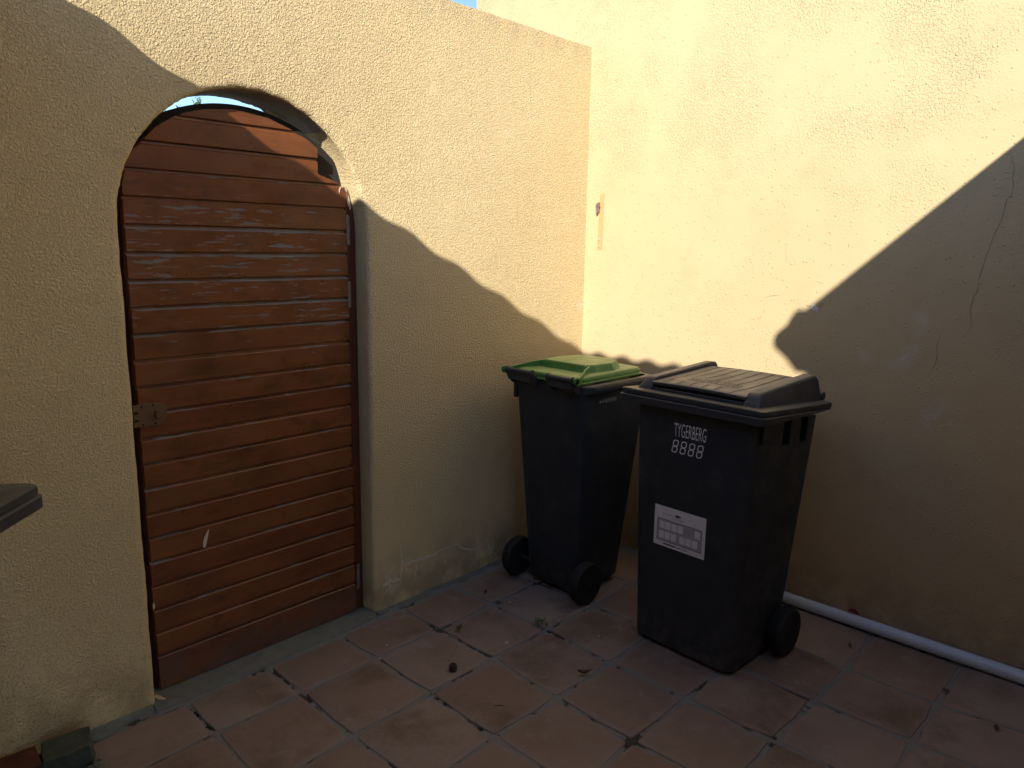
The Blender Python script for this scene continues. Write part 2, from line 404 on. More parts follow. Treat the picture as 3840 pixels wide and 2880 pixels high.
crB = [(-1.64, 1.228), (-1.633, 1.196), (-1.625, 1.164), (-1.631, 1.127), (-1.627, 1.089), (-1.611, 1.046)]
for pts, wd in ((crA, .0021), (crB, .0021), ([(-.954, 1.295), (-.984, 1.305), (-1.025, 1.312)], .0025),
                ([(-1.132, 1.279), (-1.146, 1.274), (-1.159, 1.275)], .003), ([(-1.189, 1.271), (-1.197, 1.28), (-1.205, 1.289)], .003),
                ([(-1.1, 1.256), (-1.11, 1.258), (-1.118, 1.256)], .003), ([(-1.102, 1.286), (-1.113, 1.276)], .002),
                ([(-1.04, 1.53), (-1.031, 1.504), (-1.044, 1.445)], .0012)):
    strip_mark(pts, wd, 0, .0008).build('crack', M_CRACK, W2, sm=False)
chip = [(-1.154, 1.268), (-1.163, 1.279), (-1.171, 1.284), (-1.17, 1.293), (-1.175, 1.279), (-1.185, 1.271), (-1.192, 1.262), (-1.184, 1.260), (-1.183, 1.245), (-1.178, 1.259), (-1.168, 1.259)]
MB().prism(chip, -.0016, .002, 0).build('chipped_patch', M_CHIP, W2, sm=False)
for pts, wd in (([(-1.192, .259), (-1.189, .213), (-1.182, .169), (-1.108, .165), (-1.01, .162), (-.89, .174)], .008),
                ([(-.89, .174), (-.864, .17), (-.837, .134), (-.782, .114), (-.745, .113)], .007),
                ([(-.745, .185), (-.735, .118), (-.711, .053)], .006), ([(-.634, .102), (-.658, .051)], .008),
                ([(-1.108, .162), (-1.113, .078)], .007), ([(-1.182, .169), (-1.195, .105)], .008),
                ([(-1.292, .106), (-1.248, .116), (-1.191, .11)], .012), ([(-.942, .124), (-.938, .095)], .008)):
    strip_mark(pts, wd, 1, .0010, .5).build('lime_streak', M_EFF, W1, sm=False)

# ------------------------------------------------------------------ floor: grout bed and loose-laid terracotta tiles
NODE = {(0, 0): (-1.228, -.285), (1, 1): (-.927, -.588), (-1, 0): (-1.53, -.277), (0, 1): (-1.226, -.584), (1, 2): (-.947, -.908), (-1, 1): (-1.534, -.586), (0, 2): (-1.252, -.908), (-2, 1): (-1.849, -.586), (-1, 2): (-1.545, -.899), (0, 3): (-1.261, -1.216), (1, 0): (-.93, -.284), (0, -1): (-1.227, -.048), (2, 1): (-.637, -.594), (3, 4): (-.373, -1.544), (2, 4): (-.655, -1.535), (1, 3): (-.948, -1.223), (1, 4): (-.949, -1.53), (3, 5): (-.378, -1.844), (2, 5): (-.648, -1.843), (-3, 0): (-2.135, -.271), (-2, 0): (-1.833, -.276), (-2, -1): (-1.835, -.055), (-3, -1): (-2.128, -.057)}
def node(i, j):
    if (i, j) in NODE: return NODE[(i, j)]
    y = -.05 if j < 0 else -.282 - .3125 * j
    return (-1.238 + .3005 * i + .004 * math.sin(i * 3 + j), y + .004 * math.cos(i * 2 - j * 5))
bx0, bx1, by0, by1, st = -3.4, .0, -2.6, .0, .0085
nx, ny = int((bx1 - bx0) / st) + 1, int((by1 - by0) / st) + 1
gx = np.linspace(bx0, bx1, nx); gy = np.linspace(by0, by1, ny); GX, GY = np.meshgrid(gx, gy)
def vnoise(scale, seed):
    r = np.random.default_rng(seed); g = r.random((int((by1 - by0) * scale) + 4, int((bx1 - bx0) * scale) + 4))
    u = (GX - bx0) * scale; v_ = (GY - by0) * scale; iu = u.astype(int); iv = v_.astype(int); fu = u - iu; fv = v_ - iv
    fu = fu * fu * (3 - 2 * fu); fv = fv * fv * (3 - 2 * fv)
    return (g[iv, iu] * (1 - fu) + g[iv, iu + 1] * fu) * (1 - fv) + (g[iv + 1, iu] * (1 - fu) + g[iv + 1, iu + 1] * fu) * fv
H = .30 * vnoise(5, 1) + .34 * vnoise(17, 2) + .36 * vnoise(55, 3)
GZ = np.where(H > .40, -.0022 - .002 * vnoise(60, 4), -.0032 - (np.clip(.40 - H, 0, .06) / .06) * .0055)
vv = np.stack([GX, GY, GZ], -1).reshape(-1, 3)
idx = np.arange(nx * ny).reshape(ny, nx)
ff = np.stack([idx[:-1, :-1], idx[:-1, 1:], idx[1:, 1:], idx[1:, :-1]], -1).reshape(-1, 4)
FL = MB(); FL.v = [tuple(p) for p in vv.tolist()]; FL.f = [tuple(q) for q in ff.tolist()]
FL = FL.build('floor', M_GROUT, ang=80); tag(FL, kind='structure')
for i in range(-7, 4):
    for j in range(-1, 8):
        if i < -4 and j < 1: continue
        c4 = [Vector((*node(i, j), 0)), Vector((*node(i, j + 1), 0)), Vector((*node(i + 1, j + 1), 0)), Vector((*node(i + 1, j), 0))]
        cen = sum(c4, Vector()) / 4; gap = .0098 + random.uniform(-.002, .0025); ring = []
        for k in range(4):
            p = c4[k]; a = (c4[k - 1] - p).normalized(); b = (c4[(k + 1) % 4] - p).normalized()
            q = p + (a + b) * gap; rr = .010 + random.uniform(-.003, .005)
            A_, B_ = q + a * rr, q + b * rr
            for tt in (0, .33, .67, 1):
                ring.append(A_.lerp(q, tt).lerp(q.lerp(B_, tt), tt) + Vector((random.uniform(-1, 1), random.uniform(-1, 1), 0)) * .0009)
            # slightly uneven side
            e = q + b * rr; nxt = c4[(k + 1) % 4]
            for tt in (.3, .6): ring.append(q.lerp(nxt - (nxt - p).normalized() * gap, tt) + Vector((random.uniform(-1, 1), random.uniform(-1, 1), 0)) * .0018)
        # push out bowed sides and build a softly domed tile
        tx, ty = random.uniform(-.004, .004), random.uniform(-.004, .004); dz = random.uniform(-.0012, .0012)
        def lay(s_, z): return [((p - cen) * s_ + cen) + Vector((0, 0, z + dz + tx * (p.x - cen.x) + ty * (p.y - cen.y))) for p in ring]
        t_ = MB().rings([lay(1.0, -.02), lay(1.0, -.0035), lay(.992, -.0008), lay(.965, .0004)], cap0=False)
        t_.build('tile', M_TILE, FL, ang=60)
# cement sill under the gate and fillet along the wall foot
sill = [(-2.215, -.036), (-2.0, -.043), (-1.7, -.035), (-1.45, -.039), (-1.335, -.024), (-1.325, .0), (-1.325, .20), (-2.205, .20), (-2.21, .0)]
ds = MB().rings([[(x, y, -.03) for x, y in sill], [(x, y, .004) for x, y in sill], [(x * .998 - .004, y + .003, .007) for x, y in sill]]).build('doorstep', M_CEM, ang=60)
tag(ds, kind='structure')
fil = MB()
xs = np.linspace(-1.32, -.02, 90)
fil.rings([[(x, -.0 + .0, -.02), (x, -.028 - .010 * math.sin(x * 21) - .008 * math.sin(x * 57), -.02), (x, -.024 - .010 * math.sin(x * 21) - .008 * math.sin(x * 57), -.002 + .003 * math.sin(x * 33)), (x, .0, .004 + .006 * max(0, math.sin(x * 17)))] for x in xs])
xs = np.linspace(-2.46, -2.215, 24)
fil.rings([[(x, 0.0, -.02), (x, -.034 - .012 * math.sin(x * 31), -.02), (x, -.028 - .012 * math.sin(x * 31), 0.0), (x, .0, .012)] for x in xs])
fo = fil.build('wall_fillet', M_CEM, ang=60); tag(fo, kind='structure')
so = MB(); sx = np.linspace(-3.4, -2.445, 40); sy = np.linspace(-.30, .0, 16)
so.v = [(x + (.03 * math.sin(y * 40) if k == 39 else 0), y, -.004 + .010 * rng.random() + (.0 if 0 < k < 39 else -.01)) for y in sy for k, x in enumerate(sx)]
so.f = [(r * 40 + c, r * 40 + c + 1, (r + 1) * 40 + c + 1, (r + 1) * 40 + c) for r in range(15) for c in range(39)]
tag(so.build('soil', M_SOIL, ang=80), kind='structure')

# ------------------------------------------------------------------ the wooden gate
GL = (AX, .07, 0)
gate = empty('wooden_gate', GL)
tag(gate, 'arched red-brown wooden gate of horizontal boards with flaking varnish', 'gate')
ARC = [(-2.166, 1.55), (-2.160, 1.66), (-2.150, 1.712), (-2.120, 1.762), (-2.089, 1.793), (-2.056, 1.828), (-2.02, 1.853), (-1.987, 1.872), (-1.951, 1.887), (-1.90, 1.902), (-1.80, 1.915), (-1.68, 1.903), (-1.583, 1.873), (-1.53, 1.848), (-1.494, 1.823), (-1.4935, 1.737), (-1.43, 1.719), (-1.395, 1.706), (-1.379, 1.69), (-1.378, 1.5)]
def arcz(x):
    for (a, za), (b, zb) in zip(ARC[:-1], ARC[1:]):
        if a <= x <= b: return za + (zb - za) * (x - a) / max(b - a, 1e-9)
    return 0
zs = [.008, .136] + [.136 + .08266 * k for k in range(1, 22)] + [1.93]
for k in range(len(zs) - 1):
    z0, z1 = zs[k], zs[k + 1]; last = k == len(zs) - 2
    xl, xr = -2.163 + random.uniform(-.002, .002), -1.378 + random.uniform(-.002, .002)
    if z0 > 1.6:
        ok = [x for x in np.linspace(-2.165, -1.378, 1500) if arcz(x) > z0 + .004]; xl, xr = min(ok), max(ok)
    xs = list(np.linspace(xl, xr, 9)) if z1 < 1.6 else sorted(set([xl, xr] + [a for a, _ in ARC if xl < a < xr] + list(np.linspace(xl, xr, 30))))
    f0 = .060 + random.uniform(-.0015, .0015)
    prof = [(.091, z0 + .001), (f0 + .002, z0 + .001), (f0, z0 + .003), (f0, z1 - .0125), (f0 + .0030, z1 - .0095), (f0 + .0090, z1 - .0080), (f0 + .0100, z1 + .001), (.091, z1 + .001)]
    bend = random.uniform(-.0012, .0012)
    rs = []
    for x in xs:
        cap = arcz(x) if z1 > 1.6 else 9
        rs.append([(x, y, min(z, cap) + bend * math.sin((x + 2.2) * 3.6)) for y, z in prof])
    MB().rings(rs).build('board', M_WOOD, gate, GL, sm=False)
# dark arched backing behind the boards
bk = [(x, 1.384 + math.sqrt(.556 ** 2 - (x + 1.766) ** 2)) for x in np.linspace(-2.19, -1.345, 40)]
MB().rings([[(x, .112, 1.42), (x, .150, 1.42), (x, .150, z), (x, .112, z)] for x, z in bk]).build('back_frame', M_GAPWOOD, gate, GL)
m = MB().box(-2.225, -2.135, .0925, .15, .0075, 1.62); m.build('left_post', M_WDARK, gate, GL, sm=False)
st_ = [(-1.374, .004), (-1.332, .004), (-1.332, 1.56), (-1.338, 1.61), (-1.352, 1.662), (-1.368, 1.698), (-1.374, 1.70)]
MB().prism(st_, .072, .15, 1).build('hinge_post', M_WSTILE, gate, GL, bevel=.0025)
pale = [(-1.3725, 1.697), (-1.368, 1.696), (-1.3545, 1.655), (-1.349, 1.625), (-1.354, 1.618), (-1.364, 1.640), (-1.371, 1.668)]
MB().prism(pale, .0705, .074, 1).build('bare_wood_patch', M_CREAM, gate, GL, sm=False)
for z in (.30, 1.30): MB().box(-2.16, -1.37, .093, .123, z, z + .10).build('back_rail', M_GAPWOOD, gate, GL)
for x, za, zb in ((-1.3735, 1.487, 1.60), (-1.3745, 1.252, 1.355), (-1.3645, .10, .206)):
    h = MB(); n_ = 5; L_ = (zb - za) / n_
    for k in range(n_): h.lathe([(k * L_ + .001, .0042), (k * L_ + .002, .0056), ((k + 1) * L_ - .002, .0056), ((k + 1) * L_ - .001, .0042)], (x, .063, za), (0, 0, 1), 12)
    h.box(x, x + .016, .0695, .072, za + .003, zb - .003)
    h.build('hinge', M_STEEL, gate, GL)
# rim lock with thumb turn
lk = [(-2.182, .919), (-2.115, .917)]
for k in range(13):
    a = rad(-90 + 180 * k / 12); lk.append((-2.1145 + .036 * math.cos(a), .9535 + .0365 * math.sin(a)))
lk += [(-2.182, .990)]
lock = MB().prism(lk, .0545, .0605, 1).build('lock_plate', M_BRONZE, gate, GL, bevel=.0012)
MB().lathe([(0, .0135), (-.012, .0125), (-.015, .0115), (-.0155, .009), (-.0145, .0085)], (-2.108, .0545, .9535), (0, 1, 0), 24).build('thumb_turn', M_BRONZE, lock)
for x, z in ((-2.156, .983), (-2.122, .984), (-2.156, .926), (-2.118, .924)):
    MB().lathe([(0.001, .0032), (-.0008, .0032), (-.0014, .0022)], (x, .0545, z), (0, 1, 0), 12).build('screw', M_HOLE, lock)
for z in (.965, .940): MB().box(-2.180, -2.168, .0538, .056, z - .004, z + .004).build('notch', M_HOLE, lock)
for o in lock.children: o.location = (-GL[0], -GL[1], -GL[2])
# pale flakes of bare wood on the boards
cres = [(-1.966, .527), (-1.974, .520), (-1.984, .503), (-1.990, .485), (-1.9905, .468), (-1.984, .463), (-1.978, .480), (-1.971, .505)]
MB().prism(cres, .0582, .0602, 1).build('varnish_flake', M_CREAM, gate, GL, sm=False)
MB().prism([(-1.407, 1.675), (-1.409, 1.688), (-1.402, 1.699), (-1.395, 1.702), (-1.400, 1.694), (-1.404, 1.685)], .0582, .0602, 1).build('varnish_flake', M_CREAM, gate, GL, sm=False)
MB().prism([(-2.166, .30), (-2.160, .312), (-2.163, .330), (-2.168, .318)], .0590, .0620, 1).build('varnish_flake', M_CREAM, gate, GL, sm=False)

# ------------------------------------------------------------------ text helper
def text_mesh(s, name, mat, parent, origin, ex, ez, width, height, outline=0, ext=.0008, align=0):
    cu = bpy.data.curves.new(name, 'FONT'); cu.body = s; cu.size = 1; cu.fill_mode = 'BOTH' if not outline else 'NONE'
    if outline: cu.bevel_depth = outline; cu.bevel_resolution = 0
    tmp = bpy.data.objects.new('tmp_text', cu); COL.objects.link(tmp)
    dg = bpy.context.evaluated_depsgraph_get(); me = bpy.data.meshes.new_from_object(tmp.evaluated_get(dg))
    bpy.data.objects.remove(tmp); bpy.data.curves.remove(cu)
    co = np.array([v.co[:] for v in me.vertices]); mn, mx = co.min(0), co.max(0)
    ex, ez = Vector(ex).normalized(), Vector(ez).normalized(); nn = ex.cross(ez)
    for v in me.vertices:
        a = (v.co.x - mn[0]) / (mx[0] - mn[0]) * width; b = (v.co.y - mn[1]) / (mx[1] - mn[1]) * height
        v.co = Vector(origin) + ex * a + ez * b + nn * (.0006 + v.co.z * .02)
    me.materials.clear(); me.materials.append(mat)
    o = bpy.data.objects.new(name, me); COL.objects.link(o); o.parent = parent
    return o
def seg8(parent, o0, ex, ez, w_, h_, slant, lw, mat):
    """one seven-segment style 8 drawn as outlined chamfered loops"""
    m = MB(); ex, ez = Vector(ex), Vector(ez); nn = ex.cross(ez)
    def loop(x0, x1, y0, y1, c):
        pts = [(x0 + c, y0), (x1 - c, y0), (x1, y0 + c), (x1, y1 - c), (x1 - c, y1), (x0 + c, y1), (x0, y1 - c), (x0, y0 + c)]
        cx, cy = (x0 + x1) / 2, (y0 + y1) / 2
        inn = [(cx + (x - cx) * (1 - 2 * lw / (x1 - x0)), cy + (y - cy) * (1 - 2 * lw / (y1 - y0))) for x, y in pts]
        P = lambda p: Vector(o0) + ex * (p[0] + slant * p[1]) + ez * p[1] + nn * .0008
        n = 8; m.add([P(p) for p in pts] + [P(p) for p in inn], [(i, (i + 1) % n, n + (i + 1) % n, n + i) for i in range(n)])
    loop(0, w_, 0, h_ * .52, .22 * w_); loop(0, w_, h_ * .48, h_, .22 * w_)
    return m.build('digit', mat, parent, sm=False)

# ------------------------------------------------------------------ wheelie bins
def wheel(parent, c, side, r=.092, th=.048):
    w_ = MB().lathe([(-th * .5, r * .80), (-th * .5, r * .94), (-th * .30, r), (th * .30, r), (th * .5, r * .93), (th * .5, r * .80)], c, (0, side, 0), 32).build('wheel', M_TYRE, parent, ang=30)
    MB().lathe([(-th * .38, r * .80), (th * .34, r * .80), (th * .36, r * .62), (th * .24, r * .55), (th * .24, r * .28), (th * .46, r * .24), (th * .5, r * .16)], c, (0, side, 0), 28).build('hub', M_BIN, w_, ang=30)
    for k in range(6):
        a = math.pi * k / 3; q = []
        for rr_, hw in ((r * .26, .008), (r * .70, .010)):
            for e in (1, -1):
                for yy in (.20, .42): q.append((c[0] + math.cos(a) * rr_ - math.sin(a) * hw * e, c[1] + side * th * yy, c[2] + math.sin(a) * rr_ + math.cos(a) * hw * e))
        MB().add(q, [(0, 1, 3, 2), (4, 6, 7, 5), (0, 4, 5, 1), (2, 3, 7, 6), (1, 5, 7, 3), (0, 2, 6, 4)]).build('spoke', M_RIM, w_, sm=False, bevel=.002)
    return w_
def bin_charcoal(name, loc, yaw, prints=True, slope=.0717):
    """local frame: u = x from front to back, v = y, z up; big 240 l shape"""
    B = empty(name, loc, yaw); zf = .984
    zt = lambda u: zf - slope * u
    # body: tapered, rounded, with pockets under the rim on both sides
    def ring(k):     # k 0 bottom .. 1 top
        x0 = .034 + (.030 - .034) * k; x1 = .405 + (.505 - .405) * k; hw0, hw1 = .212 + (.238 - .212) * k, .212 + (.250 - .212) * k
        z = .018 + (.930 - .018) * k
        return [(x, y - .006 * (1 - k), z + (-slope * x * k)) for x, y, _ in rrect(x0, x1, -hw1, hw0, .035 + .008 * (1 - k), 0, 6)]
    bot = [(.222 + (x - .222) * .93, y * .93, z - .014) for x, y, z in ring(0)]
    body = MB().rings([bot, ring(0.0)] + [ring(k) for k in (.12, .35, .6, .85, 1)])
    body = body.build('body', M_BIN, B, ang=40)
    cut = MB()
    for s_ in (1, -1):
        y0, y1 = (.222, .30) if s_ > 0 else (-.30, -.222)
        for a, b, zb in ((.228, .283, .822), (.362, .413, .812), (.055, .085, .852)):
            if a < .1: y0, y1 = (.238, .30) if s_ > 0 else (-.30, -.238)
            else: y0, y1 = (.215, .30) if s_ > 0 else (-.30, -.215)
            cut.box(a, b, y0, y1, zb, .99)
    cut = cut.build('cutter', M_BIN, B, sm=False)
    bo = body.modifiers.new('pockets', 'BOOLEAN'); bo.object = cut; bo.operation = 'DIFFERENCE'; bo.solver = 'EXACT'
    dg = bpy.context.evaluated_depsgraph_get(); dg.update()
    me = bpy.data.meshes.new_from_object(body.evaluated_get(dg)); body.modifiers.clear(); body.data = me; smooth(me, 30)
    bpy.data.objects.remove(cut)
    # rim of the bin body (a deep lip round the front, shallower along the sides)
    def lip(e, dz):
        r_ = rrect(-.007 + e, .526, -.292 + e, .292 - e, (.02, .016, .030, .02), 0, 6)
        return [(x, y, zt(x) + (dz if dz > -.03 else -.024 - (-.024 - dz) * max(0, min(1, (.155 - x) / .10)))) for x, y, _ in r_]
    MB().rings([lip(.030, -.047), lip(.003, -.050), lip(0, -.048), lip(0, -.0245), lip(.003, -.022), lip(.03, -.022)], cap0=False, cap1=False).build('rim', M_RIM, B, ang=40)
    # lid: flange, two raised rails, sunken ribbed panel with a finger lip
    lid = empty('lid_pivot', (0, 0, 0)); bpy.data.objects.remove(lid)
    fr = lambda e, z: [(x, y, zt(x) + z) for x, y, _ in rrect(0 + e, .530 - e, -.288 + e, .288 - e, (.02, .014, .026, .02), 0, 6)]
    lid = MB().rings([fr(.004, -.020), fr(0, -.018), fr(0, -.003), fr(.003, 0), fr(.03, .001)]).build('lid', M_RIM, B, ang=40)
    RT = lambda u: 1.026 + (u - .08) * .050
    for s_ in (1, -1):
        v_o, v_i = .243, .186
        def sec(u, h0, ho, z_scale=1):
            b_ = zt(u) - .002; t_ = b_ + (RT(u) - b_) * z_scale
            o2 = v_o - .002 - .014 * z_scale
            return [(u, s_ * v_o, b_), (u, s_ * (o2 + .006), t_ - .010 * z_scale), (u, s_ * o2, t_ - .003 * z_scale), (u, s_ * (o2 - .008), t_), (u, s_ * (v_i + .004), t_), (u, s_ * v_i, t_ - .004 * z_scale), (u, s_ * v_i, b_)]
        rr = [sec(.048, 0, 0, .02), sec(.068, 0, 0, .72), sec(.080, 0, 0, .95), sec(.095, 0, 0, 1.0)] + [sec(u, 0, 0, 1) for u in (.18, .28, .38, .47)] + [sec(.492, 0, 0, .96), sec(.503, 0, 0, .84), sec(.509, 0, 0, .55), sec(.514, 0, 0, .03)]
        MB().rings(rr).build('lid_rail', M_LID, lid, ang=32)
    PZ = lambda u: 1.012 + (u - .06) * .044
    pan = MB(); us = [.058, .062, .085, .14, .20, .26, .33, .40, .45, .475, .495, .510]; vs_ = list(np.linspace(-.189, .189, 9)); rs = []
    for u in us:
        d = 0 if u < .47 else (u - .46) ** 2 * 18
        top = [(u, v, max(PZ(u) - d + .004 * (1 - (v / .19) ** 2) - (.003 if u < .06 else 0), zt(u) + .002)) for v in vs_]
        rs.append(top + [(x, y, min(z - .009, max(zt(x) - .001, z - .009))) for x, y, z in top[::-1]])
    pan.rings(rs); pan.build('lid_panel', M_LID, lid, ang=40)
    # dark hand recess behind the finger lip
    MB().box(.090, .094, -.187, .187, zt(.09), PZ(.09) - .004).box(.058, .066, -.187, .187, zt(.06) - .002, zt(.06) + .011).build('hand_recess', M_RIM, lid, bevel=.003)
    # grooves fanning over the panel
    gr = MB()
    def groove(pts, w_=.0036):
        pp = [Vector((u, v, PZ(u) + .004 * (1 - (v / .19) ** 2) + .0014)) for u, v in pts]
        vs2 = []
        for i, p in enumerate(pp):
            d = (pp[min(i + 1, len(pp) - 1)] - pp[max(i - 1, 0)]); n2 = Vector((-d.y, d.x, 0)).normalized() * w_ * .5
            vs2 += [p + n2, p - n2]
        gr.add(vs2, [(2 * i, 2 * i + 1, 2 * i + 3, 2 * i + 2) for i in range(len(pp) - 1)])
    for v0 in (.135, .085, .035, -.015, -.065):
        groove([(.064, v0), (.09, v0 + .003), (.125, v0 + .006)])
    groove([(.064, .150), (.10, .156), (.15, .150), (.20, .142), (.28, .14), (.36, .141), (.45, .142)])
    for k, v0 in enumerate((.095, .048, .001, -.046, -.093)):
        groove([(.215 - .006 * k, v0 + .012), (.24, v0 + .004), (.29, v0), (.36, v0), (.45, v0)])
    groove([(.064, -.125), (.10, -.130), (.17, -.140), (.25, -.142), (.36, -.142), (.45, -.142)])
    groove([(.205, .02), (.200, -.03), (.192, -.085)], .003)
    gr.build('lid_grooves', M_EMB, lid, sm=False)
    if prints:
        n2 = PZ(.18) + .0052
        text_mesh('NO HOT ASHES', 'embossed_words', M_EMB, lid, (.172, .100, n2 - .0006), (-.02, -1, 0), (1, -.02, .044), .212, .016)
        text_mesh('GEEN WARM AS', 'embossed_words', M_EMB, lid, (.145, .100, PZ(.145) + .0046), (-.02, -1, 0), (1, -.02, .044), .212, .016)
    # lift handles on the hinge side
    h = MB()
    for a, b in ((-.235, -.03), (.03, .235)):
        h.tube([(.562, a, .957), (.562, b, .957)], .0165, 14)
        for v in (a + .012, b - .012): h.box(.505, .560, v - .008, v + .008, .915, .952)
    h.build('handle', M_RIM, B, ang=40)
    m = MB(); m.tube([(.342, -.25, .092), (.342, .25, .092)], .012, 12); m.build('axle', M_TYRE, B)
    wheel(B, (.342, -.262, .092), -1); wheel(B, (.342, .262, .092), 1)
    return B
b1 = bin_charcoal('wheelie_bin', (-.759, -1.0515, 0), -.054)
tag(b1, 'charcoal wheelie bin with grey lid, white TYGERBERG 8888 lettering and a sticker', 'bin', 'wheelie bins in the yard')
# front print (front face leans almost vertically; u of the face at height z)
fu = lambda z: .034 - .004 * (z - .018) / .912 - .0012
VX, VZ = (0, -1, 0), (.0043, 0, 1)
word = text_mesh('TYGERBERG', 'name_lettering', M_PRINT, b1, (fu(.833), .063, .833), VX, VZ, .131, .049)
for k in range(4): seg8(b1, (fu(.772), .071 - .0340 * k, .772), VX, (0, 0, 1), .0235, .048, .17, .0040, M_PRINT)
def plate(name, v0, v1, z0, z1, mat, parent, lift, bev=0):
    m = MB(); P = [(v0, z0), (v1, z0), (v1, z1), (v0, z1)]
    if bev: P = [(v0 - bev, z0), (v1 + bev, z0), (v1, z0 + bev), (v1, z1 - bev), (v1 + bev, z1), (v0 - bev, z1), (v0, z1 - bev), (v0, z0 + bev)]
    m.rings([[(fu(z) + .0012, v, z) for v, z in P], [(fu(z) - lift, v, z) for v, z in P]])
    return m.build(name, mat, parent, sm=False)
sv = lambda a: .128 - .217 * a
sz = lambda b: .406 + .154 * b
stk = plate('sticker', sv(0), sv(1), sz(0), sz(1), M_STK, b1, 0)
plate('sticker_border', sv(.058), sv(.940), sz(.128), sz(.685), M_STKD, stk, .0003)
plate('sticker_panel', sv(.066), sv(.932), sz(.138), sz(.675), M_STKG, stk, .0006)
for a, row in ((.11, 1), (.228, 1), (.350, 1), (.472, 1), (.800, 1), (.105, 0), (.223, 0), (.345, 0), (.515, 0), (.635, 0), (.760, 0)):
    z0 = .445 if row else .195
    plate('sticker_square', sv(a), sv(a + .105), sz(z0), sz(z0 + .185), M_STK, stk, .0009, .0016)
plate('sticker_mark', sv(.81), sv(.855), sz(.470), sz(.482), M_STKD, stk, .0011)
plate('sticker_bar', sv(.20), sv(.44), sz(.055), sz(.088), M_STKD, stk, .0004); plate('sticker_bar', sv(.44), sv(.68), sz(.055), sz(.085), M_STKG, stk, .0004)
em = [(.40, .835), (.425, .865), (.47, .870), (.53, .845), (.52, .82), (.47, .805), (.425, .810)]
MB().rings([[(fu(sz(b)) + .001, sv(a), sz(b)) for a, b in em], [(fu(sz(b)) - .0004, sv(a), sz(b)) for a, b in em]]).build('sticker_emblem', M_STKD, stk, sm=False)
for k, (a, b, z_) in enumerate(((.36, .58, .775), (.36, .58, .752), (.38, .57, .730), (.16, .36, .815), (.0, .05, .880))):
    plate('sticker_line', sv(a), sv(b), sz(z_), sz(z_ + .009), M_STKG, stk, .0004)

